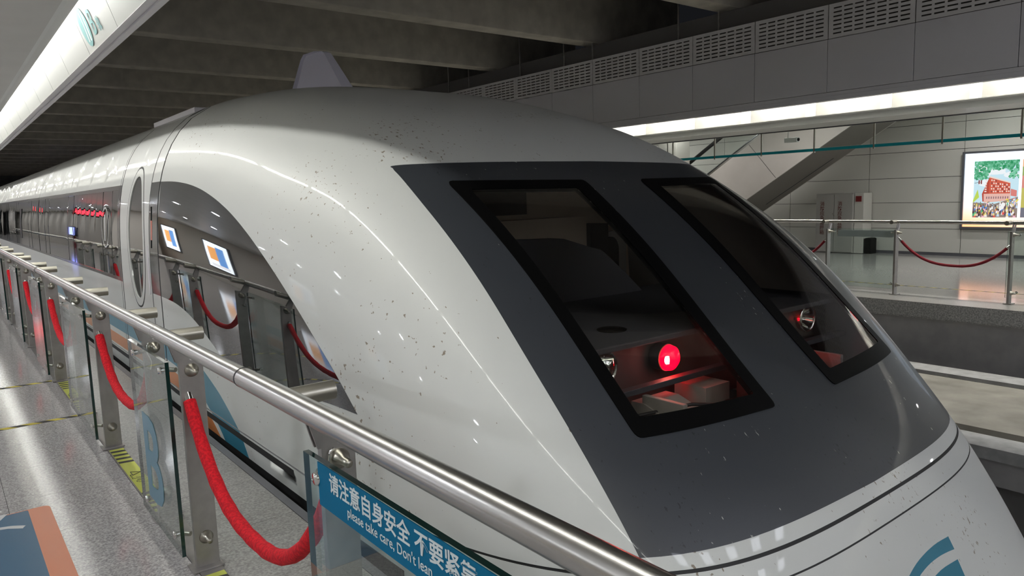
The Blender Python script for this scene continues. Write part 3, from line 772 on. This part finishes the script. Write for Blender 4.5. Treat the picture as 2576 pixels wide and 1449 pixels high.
gates = [(1.845, 3.31), (3.995, 5.465), (6.52, 8.0), (8.80, 10.28), (11.1, 12.6)]
labs = ['nearest bright red velvet rope hanging across the railing gap', 'second red velvet rope, hanging behind the glass with letter B', 'third red velvet rope from the front along the near railing', 'fourth red velvet rope along the near railing', 'most distant red velvet rope along the near railing']
for (a, b), lb in zip(gates, labs):
    rope('velvet_rope', XP-.02, b-.02, .775, a+.03, .775, .405 if b < 3.4 else .48, .027, lb, 'rope_red', 'red ropes along the near railing')
# ================================================================== FAR RAILING
Xf = lambda x: MIR-.04-x if False else 11.783-x
fposts = [-.9, .3, 1.1, 2.35, 3.317, 4.77, 5.80, 7.25, 8.3, 9.75, 10.8]
fpanels = [(-.9, .3), (2.35, 3.317), (4.77, 5.80), (7.25, 8.3), (9.75, 10.8)]
def far_banner(gl):
    MB().box(11.066, 11.070, 4.84, 5.70, .83, .93).build('grey_banner', 'lip_grey', gl)
farrail = railing('platform_railing', 'stainless steel and glass railing on the opposite platform', Xf, -1, fposts, fpanels, [(-3, 30, .026)], ((4.77, 5.80), far_banner), (10.963, 6, 0))
rope('velvet_rope', 10.97, 4.70, .79, 3.37, .735, .44, .020, 'dark red rope between two posts of the opposite railing', 'rope_dark_red', 'ropes along the opposite railing')
rope('velvet_rope', 10.97, 7.20, .76, 5.86, .76, .44, .020, 'dark red rope of the opposite railing partly hidden by the train nose', 'rope_dark_red', 'ropes along the opposite railing')
for ch in farrail.children:
    if ch.name.startswith('glass_panel') and abs(ch.data.vertices[0].co.y+6-2.4) < .3:
        text('panel_letter', '轨', .26, (11.066, 2.85, .16), (0, 1, 0), (0, 0, 1), 'teal_stripe', ch, .001, .004)

# ================================================================== FLOOR MARKS
st = thing('hazard_sticker', (.82, 4.7, .004), 'yellow and black warning sticker on the floor behind the glass with letter B', 'sticker', 'floor stickers at the gates')
def sticker(st, y0, y1):
    MB().box(.778, .862, y0, y1, .0042, .0052).build('sticker_base', 'hazard_yellow', st)
    for k in range(4):
        for ya in (y0+.04+.085*k, y1-.075-.085*k):
            MB().add([(.778, ya, .0056), (.862, ya-.012, .0056), (.862, ya+.028, .0056), (.778, ya+.04, .0056)], [(0, 1, 2, 3)]).build('stripe', 'hazard_black', st)
    ym = (y0+y1)/2
    text('sticker_text', '小心', .055, (.80, ym-.01, .0056), (0, -1, 0), (1, 0, 0), 'hazard_black', st, .0004)
    text('sticker_text', 'Mind the Step', .016, (.785, ym+.05, .0056), (0, -1, 0), (1, 0, 0), 'hazard_black', st, .0004)
    T = [(.800, ym+.10), (.800, ym+.03), (.852, ym+.065)]
    tr = MB()
    for i in range(3): tr.tube([(*T[i], .0058), (*T[(i+1) % 3], .0058)], .0022, 6)
    tr.build('warning_triangle', 'hazard_black', st)
sticker(st, 4.10, 5.38)
st2 = thing('hazard_sticker', (.82, 2.5, .004), 'yellow and black warning sticker at the foot of the nearest post', 'sticker', 'floor stickers at the gates'); sticker(st2, 1.95, 3.215)
st3 = thing('hazard_sticker', (.82, 7.2, .004), 'yellow and black warning sticker on the floor farther along the railing', 'sticker', 'floor stickers at the gates'); sticker(st3, 6.62, 7.9)
for y, lb in ((6.52, 'nearer yellow and black tape strip across the granite floor'), (8.05, 'farther yellow and black tape strip across the granite floor')):
    tag(MB().box(-.6, .765, y-.03, y+.03, .0004, .0012).build('floor_tape', 'hazard_tape'), lb, 'tape', 'tape strips on the near floor')
tp = MB()
tag(MB().box(12.0, 12.04, 2.5, 6.4, .0004, .0012).build('floor_tape', 'hazard_tape'), 'yellow and black tape on the opposite platform floor', 'tape')
dc = thing('floor_decal', (-.1, 3.9, 0), 'blue floor decal with an orange border strip', 'decal')
def rrect(x0, x1, y0, y1, r, z, z2):
    p = []
    for cx, cy_, a in ((x1-r, y0+r, -90), (x1-r, y1-r, 0), (x0+r, y1-r, 90), (x0+r, y0+r, 180)):
        p += [(cx+r*cos(radians(a+15*k)), cy_+r*sin(radians(a+15*k))) for k in range(7)]
    return MB().prism(p, 'Z', z, z2)
rrect(-.75, .352, 2.9, 4.63, .04, .0003, .0009).build('decal_border', 'decal_orange', dc)
rrect(-.65, .252, 2.9, 4.62, .01, .0009, .0013).build('decal_field', 'decal_blue', dc)
text('decal_text', '入口', .30, (.205, 4.36, .0014), (-.25, .97, 0), (-.97, -.25, 0), 'number_white', dc, .0003, .004)

# ================================================================== SIGNS ON THE COVE
def logo(parent, X, ca, sg):
    # teal disc with two pale sweeping bands, then the platform letter; on the sloped white panel
    n3 = Vector((-.949, 0, -.314)) if sg < 0 else Vector((.949, 0, -.314))
    upv = Vector((-.314, 0, .949)) if sg < 0 else Vector((.314, 0, .949)); rv = Vector((0, -1, 0)) if sg < 0 else Vector((0, 1, 0))
    o = Vector((X(1.105), ca, 3.036))+n3*.004
    def pl(pts_, z, nm, m): MB().add([o+rv*p[0]+upv*p[1]+n3*z for p in pts_], [list(range(len(pts_)))]).build(nm, m, parent)
    r = .145; pl([(r*cos(2*pi*k/32), r*sin(2*pi*k/32)) for k in range(32)], 0, 'logo_disc', 'sign_teal')
    for a, wd in ((-.035, .02), (.035, .03)):
        L = [(a+.03*math.sin(t*2), -.11+.22*t) for t in [k/8 for k in range(9)]]; pl([(x, y) for x, y in L]+[(x+wd, y) for x, y in L[::-1]], .001, 'logo_band', 'cove_white')
    text('logo_letter', 'B' if sg < 0 else 'A', .26, o+rv*.20+upv*-.10, rv, upv, 'sign_teal', parent, .001, .002)
    text('logo_letter', '轨', .11, o+rv*.40+upv*-.10, rv, upv, 'sign_teal', parent, .001, .001)
logo(cn, lambda x: x, 6.69, -1)

# ================================================================== LAMPS
def tube_lamp(x, y, m, label, grp, h=.53):
    t = thing('fluorescent_tube', (x, y, 3.28), label, 'lamp', grp)
    MB().tube([(x, y-h, 3.28), (x, y+h, 3.28)], .018, 6, 0, False).build('glowing_tube', m, t)
    for s_ in (-1, 1): MB().bbox(x-.02, x+.02, y+s_*(h+.015)-.015, y+s_*(h+.015)+.015, 3.26, 3.42, .003).build('socket', 'cove_white', t)
    return t
tn = tube_lamp(.75, -5, 'tube_near_light', 'fluorescent tube inside the cove above the near platform edge', 'tubes in the near cove')
for k in range(1, 48): copy_tree(tn, (0, 1.19*k, 0))
tf = tube_lamp(MIR-.75, -5, 'tube_far_light', 'fluorescent tube inside the cove above the opposite platform edge', 'tubes in the far cove', .42)
for k in range(1, 34): copy_tree(tf, (0, 1.19*k, 0))
# downlights of both platforms, then fill panels of an invented hall behind the camera
def downlight(x, y, z, label, grp, lens='downlight_lens'):
    t = thing('downlight', (x, y, z-.01), label, 'lamp', grp)
    MB().lathe([(.10, .0), (.10, -.008), (.075, -.008), (.075, .0)], (x, y, z), (0, 0, 1), 20).build('trim_ring', 'chrome', t)
    MB().add([(x+.074*cos(k*pi/4), y+.074*sin(k*pi/4), z-.003) for k in range(8)][::-1], [list(range(8))]).build('lens', lens, t)
    return t
d0 = downlight(-1.3, -4, 2.61, 'round downlight in the near platform ceiling', 'downlights of the near platform')
for i, x in enumerate((-1.3, -3.3)):
    for k in range(26):
        if i+k: copy_tree(d0, (x+1.3, 2.8*k, 0))
d1 = downlight(13.8, -3, 3.35, 'round downlight in the opposite platform ceiling', 'downlights of the opposite platform', 'downlight_far')
for i, x in enumerate((13.8, 16.2)):
    for k in range(8):
        if i+k: copy_tree(d1, (x-13.8, 2.8*k, 0))
def fill_panel(x, y, z, label, grp):  # made-up fill light, added to lift the ambient level
    t = thing('added_fill_panel', (x, y, z-.02), label, 'lamp', grp)
    MB().bbox(x-.32, x+.32, y-.32, y+.32, z-.02, z, .004).build('frame', 'white_plain', t)
    MB().box(x-.29, x+.29, y-.29, y+.29, z-.024, z-.0205).build('diffuser', 'end_fill_glow', t)
    return t
d2 = fill_panel(2.5, -7.6, 4.895, 'added square fill light in the ceiling of an invented hall behind the camera', 'added fill lights of the invented end hall')
for i, y in enumerate((-7.6, -5.8, -4.2)):
    for k in range(5):
        if i+k: copy_tree(d2, (1.7*k, y+7.6, 0))
# ================================================================== OPPOSITE PLATFORM
# smoke curtain of hanging glass with a teal edge
sc = thing('smoke_curtain', (12.07, 8, 2.2), 'hanging glass smoke curtain with a teal edge above the opposite platform', 'glass screen')
for k in range(-3, 12):
    ya = 3.61+1.022*k
    MB().box(12.066, 12.074, ya+.004, ya+1.018, 2.205, 2.61).build('curtain_pane', 'curtain_glass', sc)
    MB().box(12.062, 12.078, ya, ya+1.022, 2.215, 2.262).build('teal_edge', 'teal_stripe', sc)
    MB().bbox(12.056, 12.084, ya-.012, ya+.012, 2.19, 2.61, .003).build('hanger', 'steel_soft', sc)
MB().box(12.03, 12.11, Y0+.1, Y1-.1, 2.595, 2.61).build('curtain_rail', 'frame_dark', sc)
# escalator
es = thing('escalator', (15.8, 12, 0), 'escalator rising to the right on the opposite platform', 'escalator')
zb = lambda Y: 1.373+.605*(9.927-Y)
zt_ = lambda Y: zb(Y)+1.23
ya, yb_ = 6.3, 12.19
MB().prism([(ya, zb(ya)), (yb_, .0), (13.9, .0), (13.9, zt_(13.4)), (13.4, zt_(13.4)), (ya, zt_(ya))], 'X', 15.0, 15.04).build('side_cladding', 'escalator_side', es)
MB().prism([(ya, zb(ya)), (yb_, .0), (13.9, .0), (13.9, zt_(13.4)), (13.4, zt_(13.4)), (ya, zt_(ya))], 'X', 16.56, 16.6).build('side_cladding', 'escalator_side', es)
MB().prism([(ya, zb(ya)), (yb_, .0), (yb_, .03), (ya, zb(ya)+.03)], 'X', 15.041, 16.559).build('underside', 'escalator_under', es)
MB().prism([(8.5, zb(8.5)-.004), (10.2, zb(10.2)-.004), (10.2, zb(10.2)-.002), (8.5, zb(8.5)-.002)], 'X', 16.2, 16.24).build('underside_joint', 'seam', es)
for yj in (9.2, 10.6):
    dz = .001
    MB().add([(14.998, yj+.006, zb(yj)+.02), (14.998, yj-.006, zb(yj)+.02), (14.998, yj+.70-.006, zt_(yj+.7)), (14.998, yj+.70+.006, zt_(yj+.7))], [(0, 1, 2, 3)]).build('cladding_joint', 'seam', es)
for x in (15.1, 16.5):
    MB().prism([(7.6, zt_(7.6)), (13.3, zt_(13.3)), (13.3, zt_(13.3)+.72), (7.6, zt_(7.6)+.72)], 'X', x-.006, x+.006).build('glass_balustrade', 'curtain_glass', es)
    MB().tube([(x, 7.0, zt_(7.0)+.74), (x, 13.4, zt_(13.4)+.74), (x, 13.8, zt_(13.4)+.62), (x, 13.95, zt_(13.4)+.45)], .045, 12).build('handrail', 'black_rubber', es)
    MB().prism([(7.0, zt_(7.0)), (13.5, zt_(13.5)), (13.5, zt_(13.5)+.07), (7.0, zt_(7.0)+.07)], 'X', x-.05, x+.05).build('skirt_rail', 'steel', es)
for k in range(14):
    y = 7.2+.4*k
    MB().box(15.2, 16.4, y, y+.4, zb(y)+.7, zb(y)+.94).build('step', 'frame_dark', es)
# pillar
pl_ = thing('pillar', (14.3, 11.5, 0), 'pale square pillar on the opposite platform beside the train roof', 'pillar')
MB().bbox(14.0, 14.5, 11.2, 11.75, 0, 3.35, .01).build('shaft', 'pillar', pl_)
MB().bbox(13.96, 14.54, 11.16, 11.79, 0, .12, .005).build('plinth', 'frame_dark', pl_)
MB().box(13.99, 13.999, 11.45, 11.46, .13, 3.3).build('joint', 'seam', pl_)
tag(MB().bbox(14.6, 14.9, 11.8, 14.2, 0, 3.34, .01).build('wall_pier', 'pillar'), 'broad pale wall pier behind the square pillar', 'wall pier')
# fire cabinet
fc = thing('fire_cabinet', (17.24, 8.87, 0), 'brushed steel fire equipment cabinet against the opposite wall', 'cabinet')
MB().bbox(17.02, 17.475, 8.41, 9.33, .01, 1.43, .006).build('body', 'cabinet_steel', fc)
for ya2, yb2 in ((8.42, 8.865), (8.875, 9.32)):
    d = MB().bbox(17.0, 17.02, ya2, yb2, .03, 1.40, .005).build('door', 'cabinet_steel', fc)
hd = MB().tube([(16.98, 8.84, .88), (16.98, 8.90, .96)], .008, 8).build('handle', 'chrome', fc)
for yy in (9.16, 8.72):
    for k, ch in enumerate('消防应急救援箱'):
        text('cabinet_text', ch, .115, (16.997, yy+.06, 1.14-.115*k), (0, -1, 0), (0, 0, 1), 'cabinet_red_text', fc, .001, .001)
sb = thing('hydrant_cabinet', (17.2, 8.30, 0), 'narrow grey hydrant cabinet right of the fire cabinet', 'cabinet')
MB().bbox(17.06, 17.475, 8.19, 8.40, .01, 1.425, .005).build('body', 'wall_panel', sb)
MB().lathe([(.055, 0), (.055, .02), (.03, .024), (0, .024)], (17.055, 8.30, 1.29), (-1, 0, 0), 20).build('alarm_button', 'alarm_red', sb)
MB().bbox(17.03, 17.058, 8.235, 8.365, 1.225, 1.355, .004).build('alarm_plate', 'alarm_red', sb)
tag(MB().bbox(17.1, 17.4, 8.02, 8.17, 0, .36, .01).bbox(17.12, 17.38, 8.035, 8.155, .355, .37, .004).build('waste_bin', 'rubber'), 'small black bin standing right of the cabinets', 'bin')
# advertising lightbox with a city illustration
def lightbox(name, x, y0, y1, z0, z1, sg, label, glow, art):
    t = thing(name, (x, (y0+y1)/2, z0), label, 'lightbox')
    fx = sorted((x, x+sg*.10))
    fr_ = MB(); b = .045
    fr_.box(*fx, y0-b, y0, z0-b, z1+b); fr_.box(*fx, y1, y1+b, z0-b, z1+b); fr_.box(*fx, y0, y1, z0-b, z0); fr_.box(*fx, y0, y1, z1, z1+b)
    fr_.build('frame', 'frame_dark', t)
    MB().box(*sorted((x+sg*.02, x+sg*.06)), y0, y1, z0, z1).build('lit_sheet', glow, t)
    if art: art(t, x+sg*.062, y0, y1, z0, z1, sg)
    return t
def poster_glow(name, s):
    m, nt, b, o = new_mat(name); nt.nodes.remove(b)
    tc = nt.nodes.new('ShaderNodeTexCoord'); mp = nt.nodes.new('ShaderNodeSeparateXYZ'); nt.links.new(tc.outputs['Generated'], mp.inputs[0])
    ad = nt.nodes.new('ShaderNodeMath'); ad.operation = 'MULTIPLY_ADD'; ad.inputs[1].default_value = -.55; ad.inputs[2].default_value = .5
    nt.links.new(mp.outputs['Y'], ad.inputs[0]); a2 = nt.nodes.new('ShaderNodeMath'); a2.operation = 'ADD'
    nt.links.new(ad.outputs[0], a2.inputs[0]); nt.links.new(mp.outputs['Z'], a2.inputs[1])
    cr = nt.nodes.new('ShaderNodeValToRGB'); nt.links.new(a2.outputs[0], cr.inputs[0])
    cr.color_ramp.elements[0].position = 0; cr.color_ramp.elements[0].color = (1, .42, .20, 1)
    cr.color_ramp.elements[1].position = .55; cr.color_ramp.elements[1].color = (.72, .84, 1, 1)
    e = nt.nodes.new('ShaderNodeEmission'); e.inputs[1].default_value = s; nt.links.new(cr.outputs[0], e.inputs[0]); nt.links.new(e.outputs[0], o.inputs[0]); return m
poster_glow('poster_glow', .85)
PC = {}
def pcol(c, s=1.0):
    k = tuple(round(v, 2) for v in c)
    if k not in PC: PC[k] = em('print_%d' % len(PC), c, s)
    return PC[k]
def city_art(t, x, y0, y1, z0, z1, sg):
    # picture panel: sky, foliage, a red wedge-shaped brick block, street and a crowd, printed flat
    Yl, Yr, zb2, zt2 = 6.035, 5.213, .85, 2.03
    Wd, Hd = Yl-Yr, zt2-zb2
    lay = [0]
    pic = MB(); mats_ = []; mid = {}
    def poly(pts_, c):
        m = pcol(c, .42)
        if m.name not in mid: mid[m.name] = len(mats_); mats_.append(m)
        lay[0] += 1
        xx = x+sg*(.0002*lay[0]/8+.0004)
        P = [(xx, Yl-Wd*p[0], zb2+Hd*p[1]) for p in pts_]
        pic.add(P, [list(range(len(P)))], mid[m.name])
    rnd_ = random.Random(3)
    poly([(0, 0), (1, 0), (1, 1), (0, 1)], (.62, .85, .95))
    for k in range(10): a, b = rnd_.random(), .6+.3*rnd_.random(); r = .06+.08*rnd_.random(); poly([(min(max(a+r*1.6*cos(q), 0), 1), min(b+r*.5*sin(q), 1)) for q in [k2*pi/5 for k2 in range(10)]], (.92, .97, 1.0))
    for k in range(420):
        a, b = rnd_.random(), 1-.32*rnd_.random()**1.6; r = .018+.03*rnd_.random()
        if a > .35 and b < .84 and a < .8: continue
        g_ = rnd_.random(); poly([(min(max(a+r*cos(q+k), 0), 1), min(b+r*.7*sin(q+k), 1)) for q in [k2*2*pi/5 for k2 in range(5)]], (.03+.2*g_, .30+.35*g_, .12+.3*g_))
    # building
    poly([(.20, .42), (.36, .72), (.36, .30), (.22, .28)], (.52, .09, .06)); poly([(.36, .72), (.82, .60), (.83, .42), (.36, .42)], (.68, .13, .08)); poly([(.24, .42), (.83, .42), (.84, .30), (.25, .26)], (.85, .52, .45))
    poly([(.35, .735), (.83, .615), (.83, .595), (.36, .705)], (.9, .75, .66))
    for i in range(5):
        for j in range(9):
            a = .40+.048*j; b = .445+.05*i-(.015*i*j/9)
            if b > .70-.125*(a-.36)/.46-.03: continue
            poly([(a, b), (a+.026, b-.003), (a+.026, b+.024), (a, b+.027)], (.95, .80, .72) if (i+j) % 3 else (.25, .08, .08))
    for i in range(6): poly([(.255+.004*i, .45+.04*i), (.30, .45+.04*i), (.30, .472+.04*i), (.255+.004*i, .472+.04*i)], (.9, .75, .7))
    for j in range(10): poly([(.30+.052*j, .33), (.325+.052*j, .33), (.325+.052*j, .37), (.30+.052*j, .37)], (.30, .18, .2))
    poly([(.84, .5), (.97, .47), (.97, .36), (.84, .38)], (.75, .25, .22)); poly([(0, .3), (.1, .5), (.14, .36), (.0, .26)], (.55, .72, .12))
    poly([(.02, .62), (.19, .63), (.19, .625), (.02, .612)], (.1, .12, .1)); poly([(.11, .595), (.14, .595), (.14, .665), (.11, .665)], (.25, .06, .06)); poly([(.16, .595), (.19, .595), (.19, .665), (.16, .665)], (.25, .06, .06))
    # street
    poly([(0, .27), (.5, .24), (1, .36), (1, 0), (0, 0)], (.32, .25, .22))
    for k in range(12): a = .55+.04*k; poly([(a, .22+.008*k), (a+.02, .22+.008*k), (a-.02+.05, .14+.008*k), (a-.045+.05, .14+.008*k)], (.92, .9, .85))
    for k in range(14): a, b = .68+.3*rnd_.random(), .22+.13*rnd_.random(); poly([(a, b), (a+.05, b+.01), (a+.05, b+.035), (a, b+.025)], rnd_.choice([(.8, .1, .08), (.9, .75, .1), (.15, .4, .75), (.9, .9, .9)]))
    for k in range(95):
        a = rnd_.random(); b = .27*rnd_.random()**1.2*(1-.25*(k/95)); b = (.25-.25*k/95)+.02*rnd_.random(); s_ = .014+.022*(k/95)
        c = rnd_.choice([(.85, .1, .08), (.95, .95, .95), (.1, .3, .8), (.95, .7, .1), (.1, .5, .25), (.9, .5, .6), (.15, .12, .15), (.6, .75, .9), (.8, .35, .15), (.95, .9, .85)])
        x0_, x1_ = max(a-s_, 0), min(a+s_, 1)
        poly([(x0_, max(b-.03, 0)), (x1_, max(b-.03, 0)), (a+s_*.6, b+.02), (a-s_*.6 if a-s_*.6 > 0 else 0, b+.02)], c)
        poly([(min(max(a+s_*.55*cos(q), 0), 1), b+.03+s_*.8*sin(q)) for q in [k2*pi/3 for k2 in range(6)]], rnd_.choice([(.06, .04, .04), (.85, .6, .45), (.9, .8, .3), (.2, .1, .06)]))
    poly([(.60, .10), (.70, .16), (.74, .24), (.68, .27), (.62, .2)], (.96, .96, .96))
    o = pic.build('city_illustration', mats_, t); o['label'] = 'illustration of a red brick corner building above a crowded street'
    # start of the next picture
    sec = MB(); xx = x+sg*.0006
    cols_ = [(.95, .5, .25), (.35, .45, .15), (.75, .3, .25), (.6, .55, .15), (.2, .2, .25)]; ms = [pcol(c, .42) for c in cols_]
    zz2 = [(2.03, 1.88), (1.88, 1.70), (1.70, 1.45), (1.45, 1.05), (1.05, .85)]
    for i, (za, zc) in enumerate(zz2): sec.add([(xx, 5.16, za), (xx, 4.36, za), (xx, 4.36, zc), (xx, 5.16, zc)], [(0, 1, 2, 3)], i)
    sec.build('second_illustration', ms, t)
lightbox('advertising_lightbox', 17.5, 2.1, 6.22, .648, 2.198, -1, 'bright advertising lightbox with city illustrations on the opposite wall', 'poster_glow', city_art)
# security camera under the opposite ceiling
cc = thing('security_camera', (13, 7.65, 2.4), 'white security camera hanging above the opposite platform', 'security camera')
MB().tube([(13, 7.72, 3.345), (13, 7.72, 2.55)], .012, 8).build('stem', 'white_plain', cc)
MB().bbox(12.95, 13.05, 7.52, 7.78, 2.46, 2.55, .012).build('housing', 'white_plain', cc)
MB().lathe([(.03, 0), (.03, .02), (.02, .02), (0, .012)], (13, 7.52, 2.505), (0, -1, 0), 16).build('lens', 'rubber', cc)

# ================================================================== BEHIND THE CAMERA (seen only as reflections)
em('poster_near', (.85, .92, 1.0), 1.6)
def near_art(t, x, y0, y1, z0, z1, sg):
    for (a, b, c, d, col) in ((.2, .5, .15, .85, (.15, .35, .75)), (.5, .85, .3, .8, (.95, .45, .15)), (.15, .85, .05, .15, (.9, .9, .95))):
        L = y1-y0; H_ = z1-z0
        MB().box(*sorted((x, x+sg*.002)), y0+L*a, y0+L*b, z0+H_*c, z0+H_*d).build('poster_field', pcol(col, 1.2), t)
for y, lb in ((9, 'nearest lit poster on the platform wall behind the camera'), (16, 'second lit poster on the platform wall behind the camera'), (24, 'third lit poster on the platform wall behind the camera'), (31, 'farthest lit poster on the platform wall behind the camera')):
    lightbox('poster_lightbox', -5.72, y, y+2.6, .7, 2.1, 1, lb, 'poster_near', near_art)
ls = thing('led_sign', (-1.0, 27, 2.0), 'hanging black display with red lettering reflected in the train windows', 'sign')
MB().bbox(-1.4, -.5, 27.0, 27.12, 1.98, 2.32, .01).build('case', 'rubber', ls)
MB().box(-1.35, -.55, 26.99, 27.0, 2.05, 2.25).build('red_display', 'led_red', ls)
for x in (-1.3, -.6): MB().tube([(x, 27.06, 2.32), (x, 27.06, 2.61)], .01, 8).build('rod', 'steel', ls)
kk = thing('information_screen', (-2.3, 40, .4), 'blue information screen on a dark red stand reflected in the train windows', 'screen')
MB().bbox(-2.39, -2.25, 39.2, 40.8, .72, 1.32, .01).build('case', 'rubber', kk)
MB().box(-2.249, -2.247, 39.25, 40.75, .77, 1.27).build('lit_screen', em('screen_blue', (.25, .3, 1.0), 2.2), kk)
MB().bbox(-2.38, -2.30, 39.8, 40.2, 0, .72, .01).build('stand', 'rope_dark_red', kk)
